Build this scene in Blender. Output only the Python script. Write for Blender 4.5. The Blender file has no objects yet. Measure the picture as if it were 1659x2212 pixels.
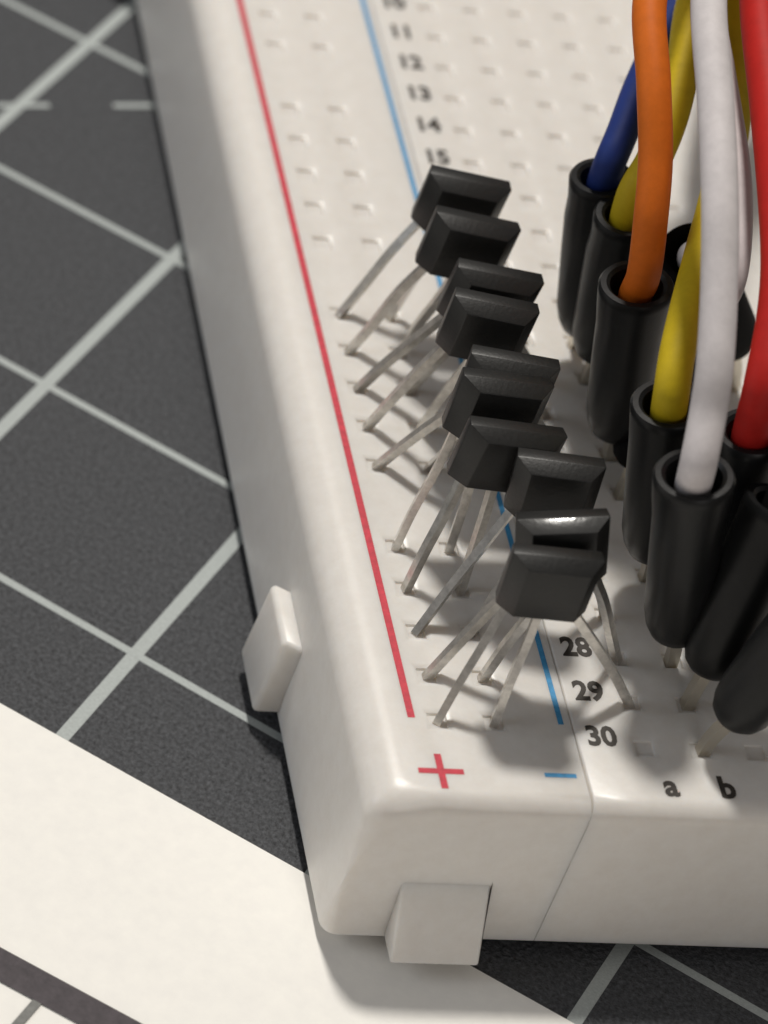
import bpy, bmesh, math, random
from mathutils import Vector, Matrix, noise
random.seed(7)
SC = bpy.context.scene
COL = SC.collection
# 1 Blender unit = 1 mm.  x: across the rows of the board, y: along the row numbers (away from the viewer), z: up, z = 0 is the top face of the board
# ------------------------------------------------------------------ camera
CAM_R = ((0.988927, -0.052607, -0.138764), (-0.064705, 0.688649, -0.722202), (0.133553, 0.723184, 0.677620))
CAM_C = Vector((-45.367786, -95.555474, 108.247890))
DW, DH = 1659.0, 2212.0
FPX, CX, CY = 7636.04, -306.84, 813.49
cd = bpy.data.cameras.new('camera'); cam = bpy.data.objects.new('camera', cd); COL.objects.link(cam)
cam.matrix_world = Matrix([list(CAM_R[i]) + [CAM_C[i]] for i in range(3)] + [[0, 0, 0, 1]])
cd.sensor_fit = 'HORIZONTAL'; cd.sensor_width = 36; cd.lens = 36*FPX/DW
cd.shift_x = (DW/2-CX)/DW; cd.shift_y = (CY-DH/2)/DW
cd.clip_start = 1; cd.clip_end = 3000
cd.dof.use_dof = True; cd.dof.focus_distance = 153; cd.dof.aperture_fstop = 0.075
SC.camera = cam
SC.render.resolution_x = 768; SC.render.resolution_y = 1024
# ------------------------------------------------------------------ light (indoor desk: one warm lamp behind the board, dim room light)
w = bpy.data.worlds.new('World'); SC.world = w; w.use_nodes = True
bg = w.node_tree.nodes['Background']; bg.inputs[0].default_value = (1.0, 0.95, 0.9, 1); bg.inputs[1].default_value = 0.18
def area(name, loc, tgt, size, power, colour):
    l = bpy.data.lights.new(name, 'AREA'); l.shape = 'DISK'; l.size = size; l.energy = power; l.color = colour
    o = bpy.data.objects.new(name, l); COL.objects.link(o); o.location = loc
    o.rotation_euler = (Vector(tgt)-Vector(loc)).to_track_quat('-Z', 'Y').to_euler()
    return o
area('ceiling_lamp', (-20, 270, 600), (5, 15, 0), 66, 3.5e6, (1.0, 0.96, 0.895))
area('window_light', (-420, 60, 200), (5, 15, 0), 220, 3.7e5, (0.84, 0.91, 1.0))
area('room_light', (60, -520, 210), (5, 0, 0), 260, 3.5e5, (1.0, 0.955, 0.925))
SC.view_settings.view_transform = 'Standard'; SC.view_settings.look = 'None'
SC.view_settings.exposure = 0; SC.view_settings.gamma = 1
# ------------------------------------------------------------------ helpers
def unp(u, v, z):
    "the point of the place at height z that was measured at this spot of the photograph (survey of the photo)"
    q = Vector(((u-CX)/FPX, -(v-CY)/FPX, -1))
    d = Vector([sum(CAM_R[i][k]*q[k] for k in range(3)) for i in range(3)])
    return CAM_C + d*((z-CAM_C.z)/d.z)
def link(o, parent=None):
    COL.objects.link(o)
    if parent: o.parent = parent
    return o
def obj(name, bm, m, parent=None, smooth=True, loc=None):
    me = bpy.data.meshes.new(name)
    if isinstance(bm, bmesh.types.BMesh):
        bmesh.ops.recalc_face_normals(bm, faces=bm.faces); bm.to_mesh(me); bm.free()
    else: me.from_pydata(*bm); me.update()
    if m: me.materials.append(m)
    if smooth:
        for p in me.polygons: p.use_smooth = True
        try: me.set_sharp_from_angle(angle=math.radians(38))
        except Exception: pass
    o = bpy.data.objects.new(name, me); link(o, parent)
    if loc: o.location = loc
    return o
def thing(name, label, cat, loc=(0, 0, 0), group=None):
    o = bpy.data.objects.new(name, None); link(o); o.location = loc; o.empty_display_size = 1
    o['label'] = label; o['category'] = cat
    if group: o['group'] = group
    return o
def tag(o, label, cat, group=None):
    o['label'] = label; o['category'] = cat
    if group: o['group'] = group
    return o
def box_bm(x0, x1, y0, y1, z0, z1, bev=0, seg=2):
    bm = bmesh.new()
    bmesh.ops.create_cube(bm, size=1)
    for v in bm.verts:
        v.co = Vector((x0 if v.co.x < 0 else x1, y0 if v.co.y < 0 else y1, z0 if v.co.z < 0 else z1))
    if bev: bmesh.ops.bevel(bm, geom=list(bm.edges), offset=bev, segments=seg, affect='EDGES', profile=.5)
    return bm
def catmull(pts, n=10):
    P = [Vector(q) for q in pts]; P = [2*P[0]-P[1]] + P + [2*P[-1]-P[-2]]; out = []
    for i in range(1, len(P)-2):
        for k in range(n):
            t = k/n; a, b, c, d = P[i-1:i+3]
            out.append(.5*((2*b)+(c-a)*t+(2*a-5*b+4*c-d)*t*t+(3*b-a-3*c+d)*t**3))
    out.append(P[-2]); return out
def sweep(bm, pts, rad, n=16, flat=None, cap=True):
    "tube along points; rad number or list; flat=(w,h) makes a rectangular section"
    rings = []; up = None
    for i, q in enumerate(pts):
        t = (pts[min(i+1, len(pts)-1)]-pts[max(i-1, 0)]).normalized()
        if up is None: up = Vector((0, 1, 0)) if abs(t.y) < .9 else Vector((1, 0, 0))
        s = t.cross(up).normalized(); up = s.cross(t).normalized()
        r = rad[i] if isinstance(rad, (list, tuple)) else rad
        if flat:
            ring = [bm.verts.new(q+s*a*flat[0]/2+up*b*flat[1]/2) for a, b in ((-1, -1), (1, -1), (1, 1), (-1, 1))]
        else:
            ring = [bm.verts.new(q+(s*math.cos(2*math.pi*k/n)+up*math.sin(2*math.pi*k/n))*r) for k in range(n)]
        rings.append(ring)
    for a, b in zip(rings, rings[1:]):
        m = len(a)
        for k in range(m): bm.faces.new((a[k], a[(k+1) % m], b[(k+1) % m], b[k]))
    if cap: bm.faces.new(rings[0][::-1]); bm.faces.new(rings[-1])
    return rings
# ------------------------------------------------------------------ materials
def mat(name, col, rough=.5, spec=.5, metal=0, bump=None, mottle=None, sss=0, coat=0):
    m = bpy.data.materials.new(name); m.use_nodes = True; nt = m.node_tree; N = nt.nodes; L = nt.links
    b = N['Principled BSDF']; b.inputs['Base Color'].default_value = (*col, 1)
    b.inputs['Roughness'].default_value = rough; b.inputs['Metallic'].default_value = metal
    b.inputs['Specular IOR Level'].default_value = spec
    if coat: b.inputs['Coat Weight'].default_value = coat; b.inputs['Coat Roughness'].default_value = .2
    if sss:
        b.inputs['Subsurface Weight'].default_value = sss
        b.inputs['Subsurface Radius'].default_value = (1.2, 1.0, .8); b.inputs['Subsurface Scale'].default_value = 1.0
    tc = N.new('ShaderNodeTexCoord')
    if mottle:                      # (scale, amount, tint)
        n = N.new('ShaderNodeTexNoise'); n.inputs['Scale'].default_value = mottle[0]; n.inputs['Detail'].default_value = 6
        n.inputs['Roughness'].default_value = .7
        L.new(tc.outputs['Object'], n.inputs['Vector'])
        r = N.new('ShaderNodeValToRGB'); r.color_ramp.elements[0].position = .3; r.color_ramp.elements[1].position = .7
        a = mottle[1]; t = mottle[2] if len(mottle) > 2 else (1, 1, 1)
        r.color_ramp.elements[0].color = (col[0]*(1-a)*t[0], col[1]*(1-a)*t[1], col[2]*(1-a)*t[2], 1)
        r.color_ramp.elements[1].color = (min(1, col[0]*(1+a)), min(1, col[1]*(1+a)), min(1, col[2]*(1+a)), 1)
        L.new(n.outputs['Fac'], r.inputs['Fac']); L.new(r.outputs['Color'], b.inputs['Base Color'])
    if bump:                        # (scale, strength, distance)
        n = N.new('ShaderNodeTexNoise'); n.inputs['Scale'].default_value = bump[0]; n.inputs['Detail'].default_value = 4
        L.new(tc.outputs['Object'], n.inputs['Vector'])
        u = N.new('ShaderNodeBump'); u.inputs['Strength'].default_value = bump[1]; u.inputs['Distance'].default_value = bump[2]
        L.new(n.outputs['Fac'], u.inputs['Height']); L.new(u.outputs['Normal'], b.inputs['Normal'])
    return m
M = dict(
    abs=mat('white_plastic', (.715, .688, .652), .36, .5, bump=(2.5, .25, .03), mottle=(1.3, .035, (1, .985, .97)), sss=.5),
    foam=mat('shaded_adhesive_foam', (.09, .088, .09), .9, .2),  # foam colour darkened to carry the shade of the gap under the board
    red=mat('red_print', (.55, .03, .055), .5, mottle=(3, .25)),
    blue=mat('blue_print', (.05, .27, .52), .5, mottle=(3, .25)),
    ink=mat('black_print', (.035, .028, .022), .55, mottle=(6, .3)),
    mat=mat('cutting_mat_vinyl', (.060, .062, .067), .6, .3, bump=(5, 1.0, .14), mottle=(4.5, .7)),
    mline=mat('mat_line_print', (.40, .43, .42), .6, .3, bump=(9, .4, .05), mottle=(7, .14)),
    paper=mat('paper', (.88, .86, .81), .85, .2, bump=(3, .15, .05), mottle=(1.1, .03, (1, 1, 1.01))),
    band=mat('brown_black_print', (.062, .052, .058), .6, .3, mottle=(2.2, .3)),
    thin=mat('grey_print', (.2, .2, .19), .7, .3, mottle=(4, .2)),
    epoxy=mat('black_epoxy', (.009, .009, .0085), .42, .42, bump=(6, .35, .03), mottle=(4, .25)),
    epoxy_glint=mat('glint_epoxy', (.03, .03, .029), .16, 1.0, bump=(3, .25, .03)),  # lighter, glossier epoxy copy that puts a lamp glint on a single sensor top
    tin=mat('tinned_lead', (.60, .58, .545), .28, .5, metal=.88, bump=(5, .3, .02), mottle=(2, .25)),
    pin=mat('plated_pin', (.62, .58, .50), .3, .5, metal=.9),
    housing_shaded=mat('shaded_matt_plastic', (.006, .006, .0065), .75, .06),  # housing plastic darkened and dulled, so the rear housings look unlit
    housing=mat('black_housing_plastic', (.0075, .0078, .0082), .38, .26, bump=(2.5, .2, .03), mottle=(3, .2)),
)
def wire_mat(n, c, r=.6): return mat(n, c, r, .25, bump=(2.2, .2, .04), mottle=(1.5, .08), sss=.0)
WM = dict(blue=wire_mat('blue_insulation', (.012, .03, .16)), orange=wire_mat('orange_insulation', (.62, .135, .008)),
          yellow=wire_mat('yellow_insulation', (.52, .38, .01)), white=wire_mat('white_insulation', (.60, .56, .56)),
          red=wire_mat('red_insulation', (.45, .014, .01)), black=mat('black_insulation', (.008, .008, .008), .7, .1),
          green=wire_mat('green_insulation', (.03, .16, .05)))
# ------------------------------------------------------------------ table top, mat, paper
ZM = -9.38
tb = obj('table_top', box_bm(-260, 260, -220, 330, ZM-30, ZM-3.02), mat('table_wood', (.22, .15, .10), .5, mottle=(.05, .2)), smooth=False); tb['kind'] = 'structure'
GO, GA, GS = (-4.1575, 39.9925), -.6549, 12.678          # a crossing of the mat's half inch grid, its direction and pitch
cm_ = thing('cutting_mat', 'dark grey cutting mat printed with a pale half inch grid, lying under the breadboard', 'cutting mat', (GO[0], GO[1], ZM))
cm_.rotation_euler = (0, 0, GA)
obj('mat_sheet', box_bm(-92, 118, -86, 92, -3, 0, .4), M['mat'], cm_)
def strip(name, x0, x1, y0, y1, z, m, parent, t=.03):
    o = obj(name, box_bm(x0, x1, y0, y1, z-t, z+.012), m, parent, smooth=False); return o
for i in range(-7, 10):
    strip('grid_line', i*GS-.33, i*GS+.33, -7*GS+3, 7*GS-.35, 0.000, M['mline'], cm_)
for j in range(-6, 7):
    strip('grid_line', -7*GS+.4, 9*GS-.4, j*GS-.21, j*GS+.21, 0.006, M['mline'], cm_)
# dashes of the slanting guide line printed on the mat
dirn = Vector((10.0, .97, 0)).normalized(); a0 = Vector((-9.4, 52.02, 0)); ci, si = math.cos(-GA), math.sin(-GA)
for k in range(-3, 9):
    s0 = a0 + dirn*(k*6.55-2.9); s1 = s0 + dirn*2.95; nrm = Vector((-dirn.y, dirn.x, 0))*.17
    q = [s0-nrm, s1-nrm, s1+nrm, s0+nrm]; vs = []
    for z in (-.02, .018):
        for v in q:
            dx, dy = v.x-GO[0], v.y-GO[1]; vs.append((dx*ci-dy*si, dx*si+dy*ci, z))
    obj('guide_dash', (vs, [], [(0, 3, 2, 1), (4, 5, 6, 7), (0, 1, 5, 4), (1, 2, 6, 5), (2, 3, 7, 6), (3, 0, 4, 7)]), M['mline'], cm_, smooth=False)
# paper: its far edge runs from (-16.2, 8.75) to (7, -8.0)
e0 = Vector((-16.21, 8.75, 0)); e1 = Vector((6.98, -8.04, 0)); PA = math.atan2(e1.y-e0.y, e1.x-e0.x)
pp = thing('paper_sheet', 'cream white paper sheet with a thick dark stripe, under the near corner of the breadboard', 'paper', (e0.x, e0.y, ZM+.02))
pp.rotation_euler = (0, 0, PA)
bm = bmesh.new(); nx, ny = 60, 40; g = []
for j in range(ny+1):
    row = []
    for i in range(nx+1):
        x = -80+i*2.6; y = -j*1.8
        z = .10 + (0.03*noise.noise(Vector((x*.06, y*.06, 1)))+.03)*min(1, j/3)
        row.append(bm.verts.new((x, y, z)))
    g.append(row)
for j in range(ny):
    for i in range(nx): bm.faces.new((g[j+1][i], g[j+1][i+1], g[j][i+1], g[j][i]))
r = bmesh.ops.extrude_face_region(bm, geom=list(bm.faces))
for v in [v for v in r['geom'] if isinstance(v, bmesh.types.BMVert)]: v.co.z -= .095
obj('sheet', bm, M['paper'], pp)
def inpaper(P): 
    d = Vector(P[:2]+(0,))-e0 if isinstance(P, tuple) else Vector((P.x, P.y, 0))-e0
    c, s = math.cos(-PA), math.sin(-PA); return Vector((d.x*c-d.y*s, d.x*s+d.y*c, 0))
b0, b1 = inpaper(unp(0, 2050, ZM+.1)), inpaper(unp(300, 2212, ZM+.1))
b2, b3 = inpaper(unp(0, 2124, ZM+.1)), inpaper(unp(162, 2212, ZM+.1))
def ribbon(name, A, B, C_, D, m, z0=.19, z1=.205):
    def ex(p, q, t): return p+(q-p)*t
    q = [ex(C_, D, -3), ex(C_, D, 9), ex(A, B, 6), ex(A, B, -2)]
    vs = [(v.x, v.y, z) for z in (z0, z1) for v in q]
    return obj(name, (vs, [], [(0, 3, 2, 1), (4, 5, 6, 7), (0, 1, 5, 4), (1, 2, 6, 5), (2, 3, 7, 6), (3, 0, 4, 7)]), m, pp, smooth=False)
ribbon('printed_stripe', b0, b1, b2, b3, M['band'])
t0, t1 = inpaper(unp(80, 2166, ZM+.1)), inpaper(unp(40, 2212, ZM+.1)); dd = (t1-t0).normalized(); nn = Vector((-dd.y, dd.x, 0))*.2
vs = [(v.x, v.y, z) for z in (.19, .2) for v in (t0-nn, t1+dd*25-nn, t1+dd*25+nn, t0+nn)]
obj('printed_line', (vs, [], [(0, 3, 2, 1), (4, 5, 6, 7), (0, 1, 5, 4), (1, 2, 6, 5), (2, 3, 7, 6), (3, 0, 4, 7)]), M['thin'], pp, smooth=False)
# ------------------------------------------------------------------ breadboard
board = thing('breadboard', 'white solderless breadboard with red and blue rail lines and black row numbers', 'breadboard', (0, 0, ZM))
BZ = -ZM                                   # the board's Empty is on the mat: local z of its top face
PITCH = 2.54; XS = 6.19; YF = -4.02; YB = 77.6; H = 8.5
RAIL_X = (0.3, 2.76); RAIL_Y0 = .62
rail_rows = [RAIL_Y0+k*PITCH for k in range(29) if k % 6 != 5]
TX = [9.15+c*2.47 for c in range(5)] + [9.15+(c+2)*2.5+.4 for c in range(5, 10)]
TROW = -.45
t_rows = [TROW+(30-n)*PITCH for n in range(1, 31)]
def block(name, x0, x1, xs, ys, round_left, round_right, draft_front, parent):
    """A strip of the board: flat top with tapered square sockets, rounded shoulders and slightly drafted walls."""
    hw = .63; iw = .42; dp = .34
    R_ = {True: 1.55, False: .1}; rl, rr, rf = R_[round_left], (.9 if round_right else .1), .85
    bm = bmesh.new()
    bx = [x0+rl]+sorted([x-hw for x in xs]+[x+hw for x in xs])+[x1-rr]
    by = [YF+rf]+sorted([y-hw for y in ys]+[y+hw for y in ys])+[YB-rf]
    V = [[bm.verts.new((x, y, BZ)) for x in bx] for y in by]
    hx = {i for i, x in enumerate(bx[:-1]) if any(abs(x+hw-c) < 1e-6 for c in xs)}
    hy = {j for j, y in enumerate(by[:-1]) if any(abs(y+hw-c) < 1e-6 for c in ys)}
    for j in range(len(by)-1):
        for i in range(len(bx)-1):
            q = [V[j][i], V[j][i+1], V[j+1][i+1], V[j+1][i]]
            if i in hx and j in hy:
                c = sum((v.co for v in q), Vector())/4
                m1 = [bm.verts.new((c.x+sx*iw, c.y+sy*iw, BZ-dp*.3)) for sx, sy in ((-1, -1), (1, -1), (1, 1), (-1, 1))]
                m2 = [bm.verts.new((c.x+sx*iw*.92, c.y+sy*iw*.92, BZ-dp*.62)) for sx, sy in ((-1, -1), (1, -1), (1, 1), (-1, 1))]
                for k in range(4):
                    bm.faces.new((q[k], q[(k+1) % 4], m1[(k+1) % 4], m1[k])); bm.faces.new((m1[k], m1[(k+1) % 4], m2[(k+1) % 4], m2[k]))
                bm.faces.new(m2)
            else: bm.faces.new(q)
    # the rim of the flat top, then rings going round the shoulder and down the wall
    def ringpts(ins, z, outx, outy):
        pts = []
        for x in bx: pts.append((x, by[0], 0, -1))
        for y in by[1:]: pts.append((bx[-1], y, 1, 0))
        for x in bx[-2::-1]: pts.append((x, by[-1], 0, 1))
        for y in by[-2:0:-1]: pts.append((bx[0], y, -1, 0))
        return pts
    base = [V[0][i] for i in range(len(bx))]+[V[j][-1] for j in range(1, len(by))]+[V[-1][i] for i in range(len(bx)-2, -1, -1)]+[V[j][0] for j in range(len(by)-2, 0, -1)]
    prev = base; S = 6
    steps = [(math.sin(a), 1-math.cos(a)) for a in [math.pi/2*k/S for k in range(1, S+1)]]
    def wallx(z): return .63*(z/H)          # draft of the outer walls
    rings = [(s, c, 0) for s, c in steps]+[(1, 1, z) for z in (.5, 1)]
    corner = []
    for s, c, z in rings:
        ring = []
        for v in base:
            x, y = v.co.x, v.co.y
            L_ = abs(x-bx[0]) < 1e-6; Rr = abs(x-bx[-1]) < 1e-6; F = abs(y-by[0]) < 1e-6; B_ = abs(y-by[-1]) < 1e-6
            rmax = max(rl if L_ else 0, rr if Rr else 0, rf if (F or B_) else 0)
            dz = c*rmax if z == 0 else rmax+z*(H-rmax)
            if z == 0 and s < 1: dz = c*rmax
            fr = 0 if z == 0 else z
            dxl = -(rl*s + fr*(.33 if round_left else 0)); dxr = rr*s+fr*(.5 if round_right else 0)
            dyf = -(rf*s + fr*.28)
            k = 1
            sh = -.41*dz/H                       # the joint between the strips leans a little
            nx_ = x+(dxl*k if L_ else 0)+(dxr if Rr else 0)
            if (L_ and not round_left) or (Rr and not round_right): nx_ += sh
            ring.append(bm.verts.new((nx_, y+(dyf*k if F else 0)-(dyf*k if B_ else 0), BZ-dz)))
        n = len(base)
        for k in range(n): bm.faces.new((prev[k], prev[(k+1) % n], ring[(k+1) % n], ring[k]))
        if round_left:
            for q in (0, len(bx)+len(by)-1+len(bx)-2):
                corner.append((prev[q], ring[q]))
        prev = ring
    bm.faces.new(prev)
    if round_left:
        ce = [bm.edges.get(c) for c in corner if bm.edges.get(c)]
        bmesh.ops.bevel(bm, geom=ce, offset=.75, segments=4, affect='EDGES', profile=.5, clamp_overlap=True)
    return obj(name, bm, M['abs'], parent)
rail = block('power_rail_strip', -3.32, XS-.013, RAIL_X, rail_rows, True, False, True, board)
term = block('terminal_strip', XS+.013, 41.6, TX, t_rows, False, True, True, board)
obj('foam_backing', box_bm(-2.5, 41.0, -3.4, 77.1, .12, BZ-H+.03), M['foam'], board)
# interlocking tabs on the left and the near wall
def tab(x0, x1, y0, y1, z0, z1, bev=.2, mod=None):
    bm = box_bm(x0, x1, y0, y1, z0+BZ, z1+BZ, bev, 3)
    if mod: mod(bm)
    return obj('locking_tab', bm, M['abs'], board)
def m1(bm):
    for v in bm.verts:
        if v.co.z > BZ-6 and v.co.x < -3.9: v.co.x += .55; v.co.y += .35
tab(-4.85, -3.2, 8.05, 11.8, -8.5, -4.2, .28, m1)
def m2(bm):
    for v in bm.verts:
        if v.co.z > BZ-6.2 and v.co.y < -4.6: v.co.y += 1.62; v.co.z -= .5
tab(-4.85, -3.2, 62.4, 66.2, -8.5, -4.2, .28, m1)
tab(-.9, 3.0, -5.78, -3.9, -8.5, -4.35, .14, m2)
# printing: rail lines, polarity signs, numbers and letters (raised a hair)
def print_box(name, x0, x1, y0, y1, m, par, t=.012):
    return obj(name, box_bm(x0, x1, y0, y1, BZ-.02, BZ+t), m, par, smooth=False)
rl_ = print_box('red_line', -.16, .16, .66, 73.2, M['red'], board)
for v in rl_.data.vertices: v.co.x += -.86-.30*(v.co.y/73)
print_box('blue_line', 5.57, 5.81, .6, 73.2, M['blue'], board)
px, py = -.12, -2.25
bm = box_bm(px-.98, px+.98, py-.14, py+.14, BZ-.02, BZ+.012)
b2m = box_bm(px-.15, px+.15, py-.93, py+.93, BZ-.02, BZ+.014); me = bpy.data.meshes.new('t'); b2m.to_mesh(me); b2m.free(); bm.from_mesh(me)
obj('plus_sign', bm, M['red'], board, smooth=False)
print_box('minus_sign', 4.36, 5.74, py-.1, py+.12, M['blue'], board)
def text(s, x, y, size, name):
    c = bpy.data.curves.new(name, 'FONT'); c.body = s; c.size = size; c.align_x = 'CENTER'; c.align_y = 'CENTER'
    c.extrude = .01; c.offset = .052; c.resolution_u = 3
    o = bpy.data.objects.new('tmp', c); COL.objects.link(o)
    bpy.context.view_layer.update()
    dg = bpy.context.evaluated_depsgraph_get(); me = bpy.data.meshes.new_from_object(o.evaluated_get(dg))
    bpy.data.objects.remove(o)
    me.materials.clear(); me.materials.append(M['ink'])
    q = bpy.data.objects.new(name, me); link(q, board); q.location = (x, y, BZ+.004); q.scale = (.9, 1, 1); return q
for n in range(1, 31): text(str(n), 7.33, (30-n)*PITCH-.02, 1.5, 'printed_number')
for k, ch in enumerate('abcde'): text(ch, TX[k]+.62, -2.62, 1.62, 'printed_letter')
# ------------------------------------------------------------------ three legged sensors
SECT = [(-2.0, 0), (-1.93, .62), (1.93, .62), (2.0, 0), (1.36, -.78), (-1.36, -.78)]
def sensor_body_bm(h=3.05):
    bm = bmesh.new()
    top = [bm.verts.new((x, y, -.04 if y > .1 else (-.24 if y < -.1 else 0))) for x, y in SECT]
    bot = [bm.verts.new((x*.99, y*.98, -h+(.06 if abs(y) > .1 else 0))) for x, y in SECT]
    n = 6
    for k in range(n): bm.faces.new((top[k], top[(k+1) % n], bot[(k+1) % n], bot[k]))
    bm.faces.new((top[0], top[1], top[2], top[3])); bm.faces.new((top[0], top[3], top[4], top[5]))
    bm.faces.new((bot[0], bot[3], bot[2], bot[1])); bm.faces.new((bot[0], bot[5], bot[4], bot[3]))
    bmesh.ops.recalc_face_normals(bm, faces=bm.faces)
    bmesh.ops.bevel(bm, geom=list(bm.edges), offset=.04, segments=2, affect='EDGES', profile=.5)
    return bm
# measured ends of the top ridge of each body, from the far end of the row to the near end; z of the ridge, lean, roll, rail row index
SENS = [((930, 372), (1106, 411), 8.4, 5, 4, 10), ((944, 458), (1127, 497), 8.3, -2, 6, 9), ((990, 575), (1177, 613), 8.2, 6, 5, 8),
        ((983, 637), (1167, 676), 8.6, 3, 3, 7), ((1018, 762), (1212, 797), 7.9, 4, 0, 6), ((1003, 810), (1199, 834), 8.9, -3, 5, 4),
        ((1018, 917), (1228, 943), 8.5, 0, 6, 3), ((1118, 985), (1311, 1010), 8.4, 0, -3, 2), ((1114, 1121), (1320, 1116), 8.6, -8, -12, 1),
        ((1110, 1193), (1309, 1213), 8.4, 0, 0, 0)]
NTH = ['farthest black sensor of the row, standing next to the number 15', 'second black sensor from the far end, overlapped by the farthest one',
       'third black sensor from the far end, above the blue line', 'fourth black sensor from the far end, leaning against the third',
       'fifth black sensor from the far end, its top a lighter grey bar', 'sixth black sensor from the far end, top bar brownish and wide',
       'black sensor fourth from the near end, with a broad left face', 'black sensor third from the near end, behind the one with shiny top',
       'black sensor second from the near end with a bright shine on its top', 'nearest black sensor, whole flat face showing above the number 28']
body_proto = None
for i, (l, r_, z, lean, roll, k) in enumerate(SENS):
    rs = 2*math.sin(math.radians(roll)); A, B = unp(*l, z+rs), unp(*r_, z-rs); c = (A+B)/2; yaw = math.atan2(B.y-A.y, B.x-A.x)
    yr = RAIL_Y0+k*PITCH
    t = thing('sensor', 'three legged '+NTH[i], 'electronic sensor', (c.x, c.y, 0), 'black three legged sensors in a row on the breadboard')
    Mx = Matrix.Translation((0, 0, z)) @ Matrix.Rotation(yaw, 4, 'Z') @ Matrix.Rotation(math.radians(lean), 4, 'X') @ Matrix.Rotation(math.radians(roll), 4, 'Y')
    if body_proto is None:
        o = obj('body', sensor_body_bm(), M['epoxy'], t); body_proto = o
    else:
        o = bpy.data.objects.new('body', body_proto.data if i != 8 else body_proto.data.copy()); link(o, t)
        if i == 8:
            o.data.materials.append(M['epoxy_glint'])
            for p in o.data.polygons:
                if p.normal.z > .5 and p.center.y < -.05: p.material_index = 1
    s = abs((B-A).length)/4.0
    o.matrix_local = Mx @ Matrix.Diagonal((s, 1, 1, 1))
    holes = [(RAIL_X[0], yr), (RAIL_X[1], yr), (TX[0], yr+1.40)]
    for q, hole in enumerate(holes):
        off = (-1.45, 0, 1.35)[q]
        p0 = Mx @ Vector((off, -.05, -2.9)); p1 = (Mx @ Vector((off*1.02, -.05, -3.25)))
        e = Vector((hole[0]-c.x, hole[1]-c.y, .0))
        mid = p1.lerp(e, .5)+Vector((random.uniform(-.12, .12), random.uniform(-.15, .15), random.uniform(-.05, .15)))
        bow = Vector((random.uniform(-.06, .06), random.uniform(-.09, .09), random.uniform(.0, .06)))
        pts = catmull([p0, p0.lerp(p1, .4), p0.lerp(e, .35)+bow, p0.lerp(e, .7)-bow*.5, e+Vector((0, 0, -.25))], 6)
        bm = bmesh.new(); sweep(bm, pts, 0, flat=(.38, .34))
        obj('leg', bm, M['tin'], t, smooth=False)
# ------------------------------------------------------------------ jumper wires
def jumper(label, colour, bot, rim, zb, zr, hole, path, wr=.74, wlabel=None, rr=1.58, hm='housing'):
    B, Rm = unp(*bot, zb), unp(*rim, zr); L_ = (Rm-B).length; ax = (Rm-B).normalized()
    t = thing('jumper_wire', label, 'jumper wire', (B.x, B.y, 0), 'jumper wires with black round housings plugged into the breadboard')
    og = Vector((B.x, B.y, 0))
    # housing: rounded foot, slim tube flaring a little to an open mouth
    rot = ax.to_track_quat('Z', 'Y').to_matrix().to_4x4(); T = Matrix.Translation(B-og) @ rot
    prof = [(0, 0), (.5, .03), (.82, .2), (1.10, .5), (1.30, 1.0), (1.43, 1.8), (1.49, L_*.5), (1.52, L_*.75), (rr*.965, L_-1.3), (rr*.99, L_-.5), (rr, L_-.18), (rr-.1, L_-.02), (rr-.34, L_-.01), (rr-.50, L_-.14), (rr-.56, L_-.5), (rr-.62, L_-2.6), (0, L_-2.7)]
    n = 40; bm = bmesh.new(); rings = []
    for (r, z) in prof:
        if r == 0: rings.append([bm.verts.new(T @ Vector((0, 0, z)))])
        else: rings.append([bm.verts.new(T @ Vector((r*math.cos(2*math.pi*k/n), r*math.sin(2*math.pi*k/n), z))) for k in range(n)])
    for a, b in zip(rings, rings[1:]):
        for k in range(n):
            k2 = (k+1) % n
            if len(a) == 1: bm.faces.new((a[0], b[k2], b[k]))
            elif len(b) == 1: bm.faces.new((a[k], a[k2], b[0]))
            else: bm.faces.new((a[k], a[k2], b[k2], b[k]))
    o = obj('housing', bm, M[hm], t)
    # pin from the foot into its socket
    bm = bmesh.new(); e = Vector((hole[0], hole[1], 0))-og
    sweep(bm, catmull([B-og+ax*.4, (B-og)*.35+e*.65+Vector((0, 0, .1)), e+Vector((0, 0, -1.2))], 4), 0, flat=(.5, .5)); obj('pin', bm, M['pin'], t, smooth=False)
    # insulated wire
    P = [Rm-ax*2.3-og, Rm-ax*.8-og]+[unp(*q)-og for q in path]
    v = P[-1]-P[-2]; v.x = max(v.x, .5)           # beyond the picture the wire arches over to the right and comes down
    for d in range(9):
        v = v*1.14; v.x += 1.1; v.z -= 1.0; P.append(P[-1]+v)
        if P[-1].z < -6: break
    bm = bmesh.new(); sweep(bm, catmull(P, 10), wr, n=24); o = obj('wire', bm, WM[colour], t)
    if wlabel: o['label'] = wlabel
    return t
a_, b_ = TX[0], TX[1]
def row(n): return TROW+(30-n)*PITCH
jumper('jumper with a dark blue wire, farthest left of the housings', 'blue', (1262, 720), (1302, 380), 1.9, 11, (b_, row(20)),
       [(1318, 350, 12.2), (1345, 285, 13.0), (1380, 190, 13.6), (1425, 90, 14), (1475, -20, 14)], wr=.72, rr=1.5)
jumper('jumper with a mustard yellow wire that passes behind the orange wire', 'yellow', (1292, 772), (1356, 462), 1.9, 11, (b_, row(21)),
       [(1372, 415, 12.2), (1412, 345, 13.4), (1450, 250, 14.6), (1478, 130, 15.6), (1500, 0, 16.4)], wr=.78, rr=1.5)
jumper('jumper with an orange wire, plugged in between the two yellow ones', 'orange', (1326, 940), (1376, 612), 1.9, 11, (b_, row(23)),
       [(1391, 590, 11.9), (1405, 480, 14.4), (1416, 340, 16.6), (1412, 180, 18.8), (1404, 0, 20.5)], wr=.74, rr=1.66)
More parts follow.
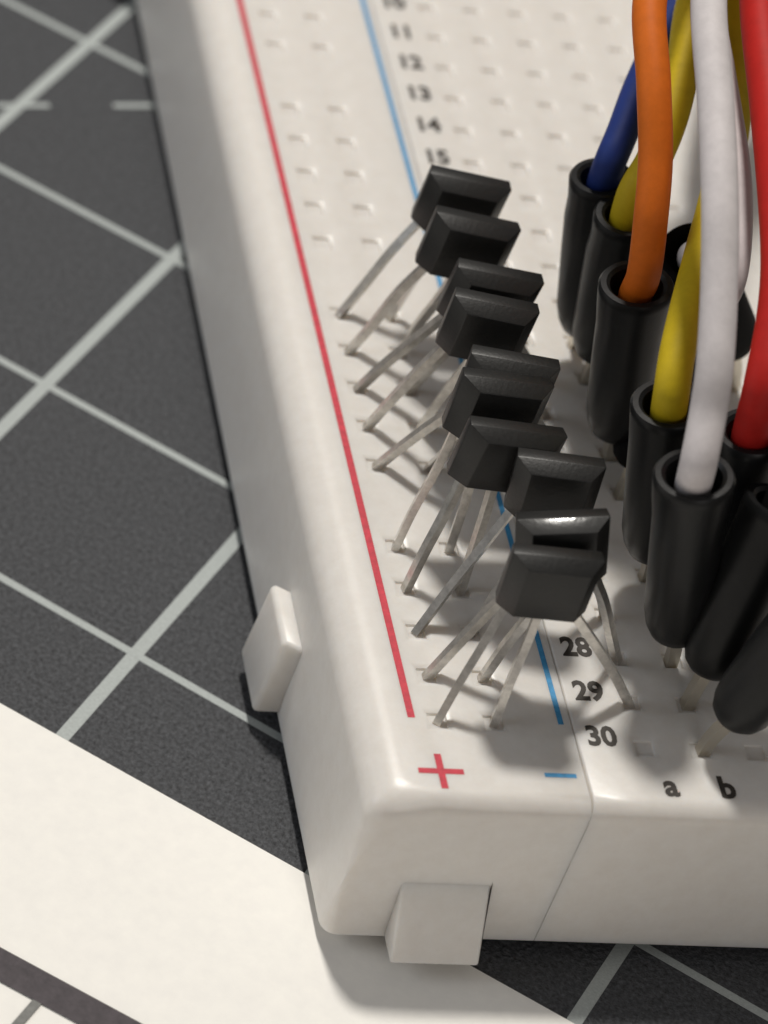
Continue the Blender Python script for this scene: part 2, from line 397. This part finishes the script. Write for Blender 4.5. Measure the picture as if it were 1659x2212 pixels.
jumper('leaning black housing mostly hidden behind the housings of the orange and front yellow wires', 'black', (1368, 1010), (1500, 660), 1.7, 5.2, (b_, row(24)),
       [(1512, 635, 5.7), (1530, 560, 6.2), (1550, 400, 7), (1560, 200, 8), (1560, 0, 9)], wr=.62, rr=1.48, hm='housing_shaded')
jumper('jumper with the brightest yellow wire, its open housing mouth left of the white wire', 'yellow', (1408, 1200), (1446, 870), 1.9, 11, (b_, row(26)),
       [(1450, 852, 11.8), (1462, 770, 12.8), (1482, 680, 13.2), (1508, 580, 13.6), (1545, 440, 14), (1582, 280, 14.2), (1592, 120, 14.4), (1588, 0, 14.6)], wr=.76, rr=1.62)
jumper('jumper with a white wire running up over all the others, its open mouth nearest', 'white', (1457, 1378), (1500, 1024), 1.9, 11.4, (b_, row(28)),
       [(1509, 1000, 12.6), (1530, 890, 14.2), (1545, 780, 16), (1554, 610, 18), (1555, 430, 20), (1546, 220, 21.6), (1531, 0, 23)], wr=.76, rr=1.68)
jumper('jumper with a second, shaded white wire behind the front white one', 'white', (1585, 745), (1490, 545), 2.2, 10, (TX[4], row(21)),
       [(1505, 560, 10.8), (1548, 640, 12.4), (1577, 600, 13.6), (1590, 480, 14.6), (1584, 350, 15.6), (1552, 150, 16.6), (1528, 0, 17.4)], wr=.72, hm='housing_shaded')
jumper('jumper with a red wire at the right edge', 'red', (1568, 1270), (1626, 930), 1.9, 11, (TX[2], row(27)),
       [(1634, 905, 12), (1652, 830, 14), (1680, 680, 15.6), (1688, 560, 16.6), (1680, 410, 17.6), (1662, 220, 18.6), (1640, 0, 19.6)], wr=.86)
jumper('leaning black housing beside the white wire\'s housing, its wire out of the picture', 'black', (1524, 1455), (1690, 1085), 1.7, 10.2, (b_, row(29)),
       [(1730, 980, 12), (1800, 800, 15), (1900, 500, 18), (1980, 100, 20)], wr=.75)
jumper('nearest leaning black housing, its rounded foot above the letter b', 'black', (1577, 1560), (1790, 1290), 1.7, 9.4, (b_, row(30)),
       [(1840, 1180, 11), (1920, 1000, 14), (2020, 700, 17), (2100, 300, 19)], wr=.75, rr=1.6)
